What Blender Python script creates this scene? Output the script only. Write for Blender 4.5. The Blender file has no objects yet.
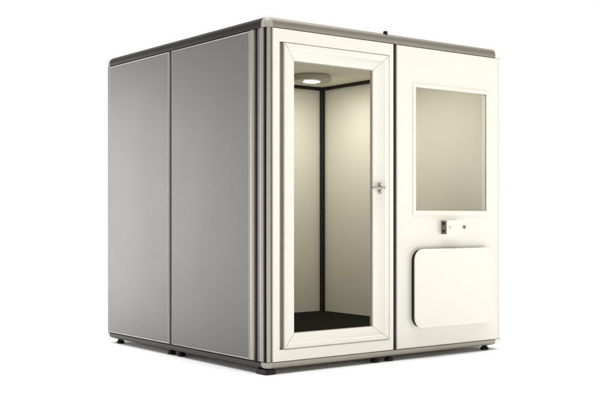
import bpy, bmesh, math
from mathutils import Vector, Matrix

S = bpy.context.scene
C = S.collection

# ---------------------------------------------------------------- camera
W, D, H = 2.146, 2.153, 2.223          # booth width (x), depth (y), height (z)
cam_d = bpy.data.cameras.new('camera')
cam = bpy.data.objects.new('camera', cam_d)
C.objects.link(cam)
AZ = math.radians(52.778)
cam.location = (-3.6229, -5.1150, 0.9723)
cam.rotation_euler = (math.radians(90), 0, AZ - math.radians(90))
cam_d.sensor_width = 36
cam_d.lens = 36 * 1018.73 / 600
cam_d.shift_y = (217.92 - 200) / 600
cam_d.clip_end = 2000
S.camera = cam

# ---------------------------------------------------------------- studio light
S.view_settings.view_transform = 'Standard'
S.view_settings.look = 'None'
S.view_settings.exposure = 0
S.view_settings.gamma = 1

world = bpy.data.worlds.new('World')
S.world = world
world.use_nodes = True
nt = world.node_tree
nt.nodes.clear()
wo = nt.nodes.new('ShaderNodeOutputWorld')
bg = nt.nodes.new('ShaderNodeBackground')
tc = nt.nodes.new('ShaderNodeTexCoord')


def w_lobe(direction, lo, hi):
    """0..1 smooth lobe of the studio's surroundings round one direction"""
    n = nt.nodes.new('ShaderNodeVectorMath'); n.operation = 'NORMALIZE'
    nt.links.new(tc.outputs['Generated'], n.inputs[0])
    d = nt.nodes.new('ShaderNodeVectorMath'); d.operation = 'DOT_PRODUCT'
    nt.links.new(n.outputs[0], d.inputs[0]); d.inputs[1].default_value = Vector(direction).normalized()
    m = nt.nodes.new('ShaderNodeMapRange'); m.interpolation_type = 'SMOOTHSTEP'
    nt.links.new(d.outputs['Value'], m.inputs['Value'])
    m.inputs['From Min'].default_value = lo; m.inputs['From Max'].default_value = hi
    return m.outputs[0]


def w_add(a, b, k):
    m = nt.nodes.new('ShaderNodeMath'); m.operation = 'MULTIPLY_ADD'
    nt.links.new(b, m.inputs[0]); m.inputs[1].default_value = k
    if isinstance(a, float): m.inputs[2].default_value = a
    else: nt.links.new(a, m.inputs[2])
    return m.outputs[0]


AMBIENT, BACKDROP, OVERHEAD = 0.10, 1.0, 5.8
v = w_add(AMBIENT, w_lobe((math.cos(AZ), math.sin(AZ), 0.0), 0.45, 0.80), BACKDROP)
v = w_add(v, w_lobe((0, 0, 1), 0.74, 0.97), OVERHEAD)
bg.inputs['Color'].default_value = (1, 1, 1, 1)
nt.links.new(v, bg.inputs['Strength'])
nt.links.new(bg.outputs[0], wo.inputs['Surface'])


def area(name, loc, target, size, power, color=(1, 1, 1)):
    l = bpy.data.lights.new(name, 'AREA')
    l.shape = 'RECTANGLE'; l.size, l.size_y = size
    l.energy = power; l.color = color
    o = bpy.data.objects.new(name, l); C.objects.link(o)
    o.location = loc
    o.rotation_euler = (Vector(target) - Vector(loc)).to_track_quat('-Z', 'Y').to_euler()
    return o


area('key_softbox', (5.2, -5.5, 1.7), (1.4, 0, 1.1), (2.4, 2.4), 62, (1.0, 0.985, 0.95))
area('side_softbox', (-1.5, 4.3, 1.1), (0, 2.1, 1.0), (0.6, 2.4), 78, (1, 1, 1))


# ---------------------------------------------------------------- materials
def mat(name, col, rough=0.5, metal=0.0, spec=0.5, bump=0.0, bscale=300, vary=0.0, vscale=3.0, coat=0.0):
    m = bpy.data.materials.new(name); m.use_nodes = True
    t = m.node_tree; b = t.nodes['Principled BSDF']
    b.inputs['Base Color'].default_value = (*col, 1)
    b.inputs['Roughness'].default_value = rough
    b.inputs['Metallic'].default_value = metal
    b.inputs['Specular IOR Level'].default_value = spec
    b.inputs['Coat Weight'].default_value = coat
    tx = t.nodes.new('ShaderNodeTexCoord')
    if vary:
        n = t.nodes.new('ShaderNodeTexNoise'); n.inputs['Scale'].default_value = vscale
        n.inputs['Detail'].default_value = 5
        t.links.new(tx.outputs['Object'], n.inputs['Vector'])
        r = t.nodes.new('ShaderNodeMapRange')
        r.inputs['To Min'].default_value = rough - vary; r.inputs['To Max'].default_value = rough + vary
        t.links.new(n.outputs[0], r.inputs['Value']); t.links.new(r.outputs[0], b.inputs['Roughness'])
    if bump:
        n = t.nodes.new('ShaderNodeTexNoise'); n.inputs['Scale'].default_value = bscale
        n.inputs['Detail'].default_value = 3
        t.links.new(tx.outputs['Object'], n.inputs['Vector'])
        p = t.nodes.new('ShaderNodeBump'); p.inputs['Strength'].default_value = bump
        p.inputs['Distance'].default_value = 0.002
        t.links.new(n.outputs[0], p.inputs['Height']); t.links.new(p.outputs[0], b.inputs['Normal'])
    return m


def glass(name, refl, tint):
    m = bpy.data.materials.new(name); m.use_nodes = True
    t = m.node_tree; t.nodes.clear()
    o = t.nodes.new('ShaderNodeOutputMaterial'); mx = t.nodes.new('ShaderNodeMixShader')
    tr = t.nodes.new('ShaderNodeBsdfTransparent'); gl = t.nodes.new('ShaderNodeBsdfGlossy')
    gl.inputs['Roughness'].default_value = 0.02
    tr.inputs['Color'].default_value = (*tint, 1)
    lw = t.nodes.new('ShaderNodeFresnel'); lw.inputs['IOR'].default_value = refl
    t.links.new(lw.outputs[0], mx.inputs[0]); t.links.new(tr.outputs[0], mx.inputs[1])
    t.links.new(gl.outputs[0], mx.inputs[2]); t.links.new(mx.outputs[0], o.inputs['Surface'])
    return m


M = dict(
    floor=mat('studio_floor', (0.93, 0.93, 0.93), 0.6, spec=0.3),
    cream=mat('cream_enamel', (0.86, 0.832, 0.745), 0.38, spec=0.4, vary=0.04, bump=0.05, bscale=500),
    grey=mat('warm_grey_laminate', (0.138, 0.130, 0.124), 0.5, spec=0.4, vary=0.03, bump=0.06, bscale=450),
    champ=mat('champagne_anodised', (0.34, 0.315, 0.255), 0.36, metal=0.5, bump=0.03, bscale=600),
    dark_brown=mat('dark_brown_satin', (0.022, 0.019, 0.016), 0.42, metal=0.1, spec=0.35),  # same trim as the front rails, coloured darker; also the roof
    black=mat('black_rubber', (0.012, 0.011, 0.010), 0.6, spec=0.3),
    lining=mat('cream_felt', (0.79, 0.765, 0.68), 0.95, spec=0.1, bump=0.25, bscale=260),
    ceil=mat('ceiling_felt', (0.78, 0.75, 0.65), 0.95, spec=0.1, bump=0.25, bscale=260),
    carpet=mat('black_carpet', (0.014, 0.013, 0.010), 1.0, spec=0.05, bump=0.6, bscale=180),
    bead=mat('pale_champagne_anodised', (0.40, 0.375, 0.305), 0.34, metal=0.25, bump=0.03, bscale=600),
    edge=mat('light_grey_edging', (0.36, 0.35, 0.345), 0.4),
    recess=mat('grey_gasket', (0.30, 0.285, 0.24), 0.6),
    steel=mat('brushed_steel', (0.40, 0.38, 0.33), 0.35, metal=0.8),
    taupe=mat('taupe_plastic', (0.16, 0.14, 0.10), 0.5),
    lampbody=mat('pale_enamel', (0.40, 0.375, 0.31), 0.42),
    glass=glass('clear_glass', 1.03, (0.95, 0.955, 0.945)),
)
e = bpy.data.materials.new('lamp_diffuser_light'); e.use_nodes = True
b = e.node_tree.nodes['Principled BSDF']
b.inputs['Emission Color'].default_value = (1.0, 0.965, 0.88, 1); b.inputs['Emission Strength'].default_value = 185
M['glow'] = e


# ---------------------------------------------------------------- helpers
def obj(name, bm, m, parent=None, bevel=0.0, seg=3, smooth=True):
    me = bpy.data.meshes.new(name)
    bmesh.ops.recalc_face_normals(bm, faces=bm.faces)
    bm.to_mesh(me); bm.free()
    me.materials.append(M[m])
    o = bpy.data.objects.new(name, me); C.objects.link(o)
    o.parent = parent
    if bevel:
        md = o.modifiers.new('bevel', 'BEVEL'); md.width = bevel; md.segments = seg
        md.limit_method = 'ANGLE'; md.angle_limit = math.radians(35); md.harden_normals = True
    if smooth:
        for p in me.polygons: p.use_smooth = True
        if not bevel:
            try: me.set_sharp_from_angle(angle=math.radians(32))
            except Exception: pass
    return o


def box(bm, x0, x1, y0, y1, z0, z1):
    r = bmesh.ops.create_cube(bm, size=1)
    for v in r['verts']:
        v.co = Vector((x0 + (v.co.x + .5) * (x1 - x0), y0 + (v.co.y + .5) * (y1 - y0), z0 + (v.co.z + .5) * (z1 - z0)))
    return bm


def boxes(*bs):
    bm = bmesh.new()
    for q in bs: box(bm, *q)
    return bm


def extrude(bm, pts, fn, a, b):
    """closed 2-D outline pts swept from a to b; fn(u, v, t) -> xyz"""
    va = [bm.verts.new(fn(u, v, a)) for u, v in pts]
    vb = [bm.verts.new(fn(u, v, b)) for u, v in pts]
    n = len(pts)
    for i in range(n):
        bm.faces.new((va[i], va[(i + 1) % n], vb[(i + 1) % n], vb[i]))
    bm.faces.new(va); bm.faces.new(vb[::-1])
    return bm


def arc(cx, cy, r, a0, a1, n=8):
    return [(cx + r * math.cos(math.radians(a0 + (a1 - a0) * i / n)), cy + r * math.sin(math.radians(a0 + (a1 - a0) * i / n))) for i in range(n + 1)]


def rrect(x0, x1, z0, z1, r, n=8):
    if not isinstance(r, tuple): r = (r,) * 4       # lower-left, lower-right, upper-right, upper-left
    p = []
    for (cx, cz, sx, sz, a0, q) in ((x0, z0, 1, 1, 180, r[0]), (x1, z0, -1, 1, 270, r[1]), (x1, z1, -1, -1, 0, r[2]), (x0, z1, 1, -1, 90, r[3])):
        if q <= 0: p.append((cx, cz))
        else: p += arc(cx + sx * q, cz + sz * q, q, a0, a0 + 90, n)
    return p


def ring(bm, outer, inner, profile, closed=True):
    """mitred rectangular frame in the XZ plane. profile: (u, y), u = 0 outer rect .. 1 inner rect"""
    loops = []
    for u, y in profile:
        r = [outer[i] + (inner[i] - outer[i]) * u for i in range(4)]
        loops.append([bm.verts.new(c) for c in ((r[0], y, r[2]), (r[1], y, r[2]), (r[1], y, r[3]), (r[0], y, r[3]))])
    n = len(loops)
    for i in range(n if closed else n - 1):
        A, B = loops[i], loops[(i + 1) % n]
        for k in range(4):
            bm.faces.new((A[k], A[(k + 1) % 4], B[(k + 1) % 4], B[k]))
    return bm


def lathe(bm, prof, cx, cy, n=48):
    rings = []
    for r, z in prof:
        rings.append([bm.verts.new((cx + r * math.cos(2 * math.pi * i / n), cy + r * math.sin(2 * math.pi * i / n), z)) for i in range(n)])
    for A, B in zip(rings, rings[1:]):
        for i in range(n): bm.faces.new((A[i], A[(i + 1) % n], B[(i + 1) % n], B[i]))
    bm.faces.new(rings[0]); bm.faces.new(rings[-1][::-1])
    return bm


def cyl(bm, p0, p1, r, n=24):
    p0, p1 = Vector(p0), Vector(p1); d = p1 - p0
    mt = Matrix.Translation((p0 + p1) / 2) @ d.to_track_quat('Z', 'Y').to_matrix().to_4x4()
    bmesh.ops.create_cone(bm, cap_ends=True, segments=n, radius1=r, radius2=r, depth=d.length, matrix=mt)
    return bm


def thing(name, label, cat, loc=(0, 0, 0)):
    o = bpy.data.objects.new(name, None); C.objects.link(o)
    o.location = loc; o['label'] = label; o['category'] = cat
    o.empty_display_size = 0.3
    return o


# ---------------------------------------------------------------- setting
bm = bmesh.new(); q = 400
bm.faces.new([bm.verts.new(c) for c in ((-q, -q, 0), (q, -q, 0), (q, q, 0), (-q, q, 0))])
fl = obj('floor', bm, 'floor', smooth=False); fl['kind'] = 'structure'

# ---------------------------------------------------------------- booth
booth = thing('acoustic_booth', 'square soundproof booth with cream front, grey side panels and a tall glass door', 'office booth')
Z0, Z1 = 0.034, 2.156                # underside of the bottom rail, underside of the top rail
P0 = 0.078

# floor and roof slabs
obj('floor_slab', boxes((0.03, W - 0.03, 0.03, D - 0.03, 0.040, 0.125)), 'cream', booth)
obj('carpet', boxes((0.078, W - 0.073, 0.075, D - 0.103, 0.1255, 0.140)), 'carpet', booth, 0.003)
obj('roof', boxes((0.045, W - 0.045, 0.045, D - 0.045, 2.152, 2.208)), 'dark_brown', booth, 0.004)
obj('ceiling', boxes((0.078, W - 0.073, 0.075, D - 0.103, 2.140, 2.1515)), 'ceil', booth)

# side, back and right walls: outer panels with a lighter edging strip, and inner lining
GAPY = 1.172
def side_panel(y0, y1):
    z0, z1, e = P0, Z1 - 0.004, 0.011
    p = obj('side_panel', boxes((0.0, 0.036, y0 + e, y1 - e, z0 + e, z1 - e)), 'grey', booth, 0.003)
    r = ring(bmesh.new(), (y0, y1, z0, z1), (y0 + e + 0.0004, y1 - e - 0.0004, z0 + e + 0.0004, z1 - e - 0.0004),
             [(0, 0.034), (0, 0.006), (0.25, 0.001), (0.6, -0.002), (0.95, -0.001), (1, 0.002), (1, 0.034)])
    for v in r.verts: v.co = Vector((v.co.y, v.co.x, v.co.z))
    obj('panel_edging', r, 'edge', p)
side_panel(0.176, GAPY - 0.017)
side_panel(GAPY + 0.017, D - 0.040)
obj('side_panel', boxes((W - 0.036, W, 0.044, GAPY - 0.017, P0, Z1 - 0.004)), 'grey', booth, 0.007)
obj('side_panel', boxes((W - 0.036, W, GAPY + 0.017, D - 0.044, P0, Z1 - 0.004)), 'grey', booth, 0.007)
obj('back_panel', boxes((0.044, W / 2 - 0.017, D - 0.036, D, P0, Z1 - 0.004)), 'grey', booth, 0.007)
obj('back_panel', boxes((W / 2 + 0.017, W - 0.044, D - 0.036, D, P0, Z1 - 0.004)), 'grey', booth, 0.007)
obj('panel_gasket', boxes((0.012, 0.040, GAPY - 0.019, GAPY + 0.019, P0 - 0.01, Z1 + 0.004)), 'black', booth)
obj('panel_gasket', boxes((W - 0.040, W - 0.012, GAPY - 0.019, GAPY + 0.019, P0 - 0.01, Z1 + 0.004)), 'black', booth)
obj('panel_gasket', boxes((W / 2 - 0.019, W / 2 + 0.019, D - 0.040, D - 0.012, P0 - 0.01, Z1 + 0.004)), 'black', booth)
obj('wall_lining', boxes((0.0405, 0.075, 0.075, D - 0.103, 0.127, 2.150)), 'lining', booth)
obj('wall_lining', boxes((W - 0.070, W - 0.0405, 0.0755, D - 0.103, 0.127, 2.150)), 'lining', booth)
obj('wall_lining', boxes((0.0405, W - 0.0405, D - 0.100, D - 0.0405, 0.127, 2.150)), 'lining', booth)
# black edge trims inside
xi, yi, T = W - 0.0705, D - 0.1035, 0.036
obj('corner_trim', boxes((xi - T, xi, yi - T, yi, 0.141, 2.139)), 'black', booth, 0.004)
obj('corner_trim', boxes((0.0755, 0.0755 + T, yi - T, yi, 0.141, 2.139)), 'black', booth, 0.004)
obj('ceiling_trim', boxes((xi - 0.026, xi, 0.08, yi - T - 0.001, 2.112, 2.1395)), 'black', booth, 0.004)
obj('ceiling_trim', boxes((0.0755 + T + 0.001, xi - T - 0.001, yi - 0.026, yi, 2.112, 2.1395)), 'black', booth, 0.004)
obj('ceiling_trim', boxes((0.0755, 0.0755 + 0.026, 0.08, yi - T - 0.001, 2.112, 2.1395)), 'black', booth, 0.004)

# rails along the top and bottom edges: rounded extrusions with a shallow bead
def rail_profile(zlo, zhi, up, out):
    """(depth, z): depth 0 = outer face, positive inwards; rounded on the side away from the panels"""
    h = zhi - zlo; r = min(0.048, h * 0.85)
    p = [(0.05, zlo), (0.004 - out, zlo), (-out, zlo + 0.003)]
    p += [(r - out - r * math.cos(math.radians(a)), zhi - r + r * math.sin(math.radians(a))) for a in range(0, 91, 10)]
    p += [(0.05, zhi)]
    if not up: p = [(d, zlo + zhi - z) for d, z in p]
    return p

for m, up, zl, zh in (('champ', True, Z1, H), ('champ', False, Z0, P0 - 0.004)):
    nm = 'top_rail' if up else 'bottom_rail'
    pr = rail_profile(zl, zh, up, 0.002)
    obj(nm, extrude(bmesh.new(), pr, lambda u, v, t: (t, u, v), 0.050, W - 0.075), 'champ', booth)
    obj(nm, extrude(bmesh.new(), pr, lambda u, v, t: (t, D - u, v), 0.050, W - 0.050), 'dark_brown', booth)
    obj(nm, extrude(bmesh.new(), pr, lambda u, v, t: (u, t, v), 0.050, D - 0.050), 'dark_brown', booth)
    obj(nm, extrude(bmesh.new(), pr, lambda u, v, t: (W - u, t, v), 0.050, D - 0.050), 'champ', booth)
# rounded joint blocks where the rails meet
def corner_cap(cx, cy, sx, sy, lx, ly, m, up, kx=1.0):
    """follows the rail profile round the corner; lx, ly = length along x and y"""
    zl, zh = (Z1, H) if up else (Z0, P0 - 0.004)
    pr = [q for q in rail_profile(zl - 0.003, zh, True, 0.002)][2:-1]
    pr[0] = (pr[0][0], zl - 0.003)
    bm = bmesh.new(); loops = []
    for d, z in pr:
        z = z if up else (Z0 + P0 - 0.004) - z
        rp = 0.024
        e = max(d, 0) * kx + min(d, 0)
        pts = arc(e + rp, d + rp, rp, 180, 270, 8) + [(lx, d), (lx, ly), (d, ly)]
        loops.append([bm.verts.new((cx + sx * u, cy + sy * v, z)) for u, v in pts])
    n = len(loops[0])
    for A, B in zip(loops, loops[1:]):
        for k in range(n): bm.faces.new((A[k], A[(k + 1) % n], B[(k + 1) % n], B[k]))
    bm.faces.new(loops[0]); bm.faces.new(loops[-1][::-1])
    obj('corner_cap', bm, m, booth)
for up in (True, False):
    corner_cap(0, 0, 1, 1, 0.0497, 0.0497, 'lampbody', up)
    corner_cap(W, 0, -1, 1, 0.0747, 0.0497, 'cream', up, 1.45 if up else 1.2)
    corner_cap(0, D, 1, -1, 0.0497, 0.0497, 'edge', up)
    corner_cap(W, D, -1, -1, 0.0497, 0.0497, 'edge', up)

# near corner post: slotted champagne extrusion, plan outline in (x, y)
def bar(name, pts, m, z0=P0 + 0.003, z1=Z1 - 0.005):
    obj(name, extrude(bmesh.new(), pts, lambda u, v, t: (u, v, t), z0, z1), m, booth)
bar('corner_post', [(0.0302, 0.134), (0.0302, 0.098), (0.006, 0.098), (0.003, 0.095), (0.003, 0.0685), (0.0302, 0.0685),
                    (0.0302, 0.012), (0.0348, 0.012), (0.052, 0.012), (0.052, 0.134)], 'grey')
bar('post_bead', [(0.036, 0.1735), (0.002, 0.1735), (-0.001, 0.1705), (-0.002, 0.155), (0.0, 0.140), (0.003, 0.1342), (0.036, 0.1342)], 'bead')
bar('post_bead', [(0.0300, 0.0682), (0.002, 0.0682)] + arc(0.034, 0.062, 0.034, 180, 222, 6) + [(0.012, 0.0392), (0.0300, 0.0392)], 'bead')
bar('post_bead', [(0.0300, 0.0238), (0.026, 0.012), (0.012, 0.010)] + arc(0.020, 0.006, 0.009, 180, 300, 8) + [(0.0335, 0.000), (0.0345, 0.011), (0.0300, 0.014)], 'bead')
obj('post_gasket', boxes((0.014, 0.0295, 0.0985, 0.1335, P0, Z1 - 0.003)), 'black', booth)
obj('post_gasket', boxes((0.010, 0.0295, 0.0245, 0.0395, P0, Z1 - 0.003)), 'black', booth)
# other three posts
def qpost(cx, cy, sx, sy, m):
    pts = arc(0.0225, 0.0225, 0.024, 180, 270, 8) + [(0.043, -0.0015), (0.043, 0.03), (0.03, 0.043), (-0.0015, 0.043)]
    obj('corner_post', extrude(bmesh.new(), pts, lambda u, v, t: (cx + sx * u, cy + sy * v, t), P0 + 0.003, Z1 - 0.005), m, booth)
qpost(W, 0, -1, 1, 'cream'); qpost(0, D, 1, -1, 'grey'); qpost(W, D, -1, -1, 'grey')

# ---- front, door bay
XS = 1.076                                             # seam between door bay and window bay
surround = ring(bmesh.new(), (0.0535, XS - 0.018, P0, Z1 - 0.004), (0.106, 1.022, 0.150, 2.072),
                [(0, 0.050), (0, 0.003), (0.03, 0), (0.96, 0), (1, 0.003), (1, 0.050)])
obj('door_surround', surround, 'cream', booth)
stop = ring(bmesh.new(), (0.1065, 1.0215, 0.1505, 2.0715), (0.140, 0.960, 0.200, 2.020),
            [(0, 0.062), (0, 0.0505), (1, 0.0505), (1, 0.062)])
obj('door_stop', stop, 'recess', booth)
obj('door_seal', ring(bmesh.new(), (0.1375, 1.0215, 0.1505, 2.0715), (0.1393, 1.0172, 0.1563, 2.0657),
                        [(0, 0.045), (0, 0.004), (1, 0.004), (1, 0.045)]), 'bead', booth)
obj('hinge_strip', boxes((0.107, 0.137, 0.024, 0.048, 0.157, 2.064)), 'recess', booth)

DO, DI = (0.139, 1.017, 0.156, 2.066), (0.223, 0.884, 0.246, 1.962)
door = obj('door', ring(bmesh.new(), DO, DI, [(0, 0.042), (0, 0.001), (0.04, -0.005), (0.30, -0.006), (0.35, -0.001), (0.92, 0.008), (1, 0.010), (1, 0.042)]), 'cream', booth)
for a, b, c, d in ((0, 2, 1, 1), (1, 2, -1, 1), (0, 3, 1, -1), (1, 3, -1, -1)):      # mitred joints of the door frame
    jm = bmesh.new(); A = []
    for u, y in ((0.05, -0.0056), (0.30, -0.0066), (0.35, -0.0016), (0.92, 0.0074), (1, 0.0094)):
        px, pz = DO[a] + (DI[a] - DO[a]) * u, DO[b] + (DI[b] - DO[b]) * u
        nx, nz = -d * 0.0012, c * 0.0012
        A.append([jm.verts.new(q) for q in ((px - nx, y, pz - nz), (px + nx, y, pz + nz), (px + nx, y + 0.002, pz + nz), (px - nx, y + 0.002, pz - nz))])
    for P, Q in zip(A, A[1:]):
        for k in range(4): jm.faces.new((P[k], P[(k + 1) % 4], Q[(k + 1) % 4], Q[k]))
    jm.faces.new(A[0]); jm.faces.new(A[-1][::-1])
    obj('mitre_joint', jm, 'bead', door, smooth=False)
obj('glass_pane', boxes((0.2235, 0.8835, 0.030, 0.036, 0.2465, 1.9615)), 'glass', door, smooth=False)
obj('glazing_bead', ring(bmesh.new(), (0.2233, 0.8837, 0.2463, 1.9617), (0.2260, 0.8755, 0.2490, 1.9540),
                         [(0, 0.0295), (0, 0.020), (1, 0.020), (1, 0.0295)]), 'champ', door)
hz = 1.172
hb = bmesh.new()
extrude(hb, rrect(0.917, 0.943, hz - 0.036, hz + 0.036, 0.012), lambda u, v, t: (u, t, v), -0.0035, -0.010)
h = obj('handle', hb, 'steel', door)
hb = cyl(bmesh.new(), (0.930, -0.010, hz + 0.002), (0.930, -0.036, hz + 0.002), 0.008)
cyl(hb, (0.950, -0.036, hz + 0.002), (0.836, -0.036, hz + 0.002), 0.008)
obj('handle_lever', hb, 'steel', door, 0.002)
for dz in (0.024, -0.026):
    obj('handle_knob', cyl(bmesh.new(), (0.930, -0.0105, hz + dz), (0.930, -0.026, hz + dz), 0.014), 'steel', door, 0.003)

# ---- seam
obj('front_gasket', boxes((XS - 0.019, XS + 0.017, 0.012, 0.060, P0 - 0.008, Z1 + 0.002)), 'black', booth)

# ---- front, window bay
WO, WI = (1.263, 1.974, 1.022, 1.876), None
x0, x1, z0, z1 = XS + 0.0165, W - 0.0435, P0, Z1 - 0.004
bp = ring(bmesh.new(), (x0, x1, z0, z1), (1.258, 1.979, 1.017, 1.881), [(0, 0.046), (0, 0.004), (0.015, 0), (1, 0), (1, 0.046)])
front = obj('window_panel', bp, 'cream', booth)
obj('window_frame', ring(bmesh.new(), (1.236, 2.001, 0.994, 1.903), (1.2635, 1.9735, 1.0225, 1.8755),
                         [(0, -0.0005), (0, -0.005), (0.12, -0.007), (0.85, -0.007), (1, -0.005), (1, 0.016), (0.84, 0.016), (0.84, -0.0005)]), 'cream', front)
obj('window_glass', boxes((1.2645, 1.9725, 0.006, 0.012, 1.0235, 1.8745)), 'glass', front, smooth=False)
obj('window_bead', ring(bmesh.new(), (1.2637, 1.9733, 1.0227, 1.8753), (1.2670, 1.9700, 1.0260, 1.8720),
                        [(0, 0.0055), (0, 0.000), (1, 0.000), (1, 0.0055)]), 'champ', front)

# raised rounded cover under the window: dark core, cream face
cov = bmesh.new()
extrude(cov, rrect(1.226, 1.992, 0.218, 0.752, 0.075, 10), lambda u, v, t: (u, t, v), -0.0005, -0.030)
cv = obj('cover_core', cov, 'black', booth)
cf = bmesh.new()
extrude(cf, rrect(1.220, 1.998, 0.212, 0.758, 0.078, 12), lambda u, v, t: (u, t, v), -0.0305, -0.044)
obj('cover_face', cf, 'cream', cv, 0.005, 3)

# small control box and lock below the window
kb = obj('control_box', boxes((1.516, 1.672, -0.052, -0.0005, 0.856, 0.956)), 'cream', booth, 0.005)
obj('end_plate', boxes((1.5115, 1.5155, -0.050, -0.001, 0.858, 0.954)), 'taupe', kb, 0.001)
for z in (0.932, 0.880):
    obj('screw', cyl(bmesh.new(), (1.5112, -0.026, z), (1.509, -0.026, z), 0.011), 'black', kb)
obj('control_light', cyl(bmesh.new(), (1.546, -0.0525, 0.906), (1.546, -0.055, 0.906), 0.007), 'steel', kb)
obj('key_lock', cyl(bmesh.new(), (1.742, -0.0005, 0.907), (1.742, -0.010, 0.907), 0.011), 'taupe', booth, 0.002)

# feet
def foot(x, y, r=0.030):
    obj('foot', lathe(bmesh.new(), [(r * .7, 0.040), (r * .7, 0.022), (r, 0.018), (r, 0.003), (r * .9, 0.0005)], x, y, 28), 'black', booth)
obj('foot', boxes((0.004, 0.085, 0.010, 0.120, 0.0008, 0.0335)), 'black', booth, 0.006)
for x, y in ((0.05, 1.10), (0.05, 1.235), (0.05, 2.02), (0.93, 0.045), (1.055, 0.045), (2.01, 0.05),
             (2.09, 1.10), (2.09, 2.05), (1.10, 2.10), (1.10, 1.10)):
    foot(x, y)
# the little black plug on the front edge of the roof
obj('roof_plug', lathe(bmesh.new(), [(0.015, 2.200), (0.015, 2.232), (0.011, 2.237)], 1.008, 0.026, 24), 'black', booth)

# ---------------------------------------------------------------- ceiling lamp and an added unseen one
def ceiling_lamp(lx, ly, label):
    lamp = thing('ceiling_lamp', label, 'lamp', (lx, ly, 2.1395))
    lamp['group'] = 'round lamps on the booth ceiling'
    obj('lamp_body', lathe(bmesh.new(), [(0.150, 0), (0.162, -0.012), (0.166, -0.040), (0.160, -0.050), (0.146, -0.052)], 0, 0, 64), 'lampbody', lamp)
    obj('lamp_diffuser', lathe(bmesh.new(), [(0.066, -0.0525), (0.064, -0.054), (0.050, -0.056), (0.03, -0.057)], 0, 0, 64), 'glow', lamp)
ceiling_lamp(1.50, 1.47, 'round flush ceiling lamp glowing white behind the top of the glass door')
ceiling_lamp(1.30, 0.45, 'added round ceiling lamp, unseen behind the front wall, brightening the wall inside the window')  # added lamp, out of view, to brighten the wall behind the window
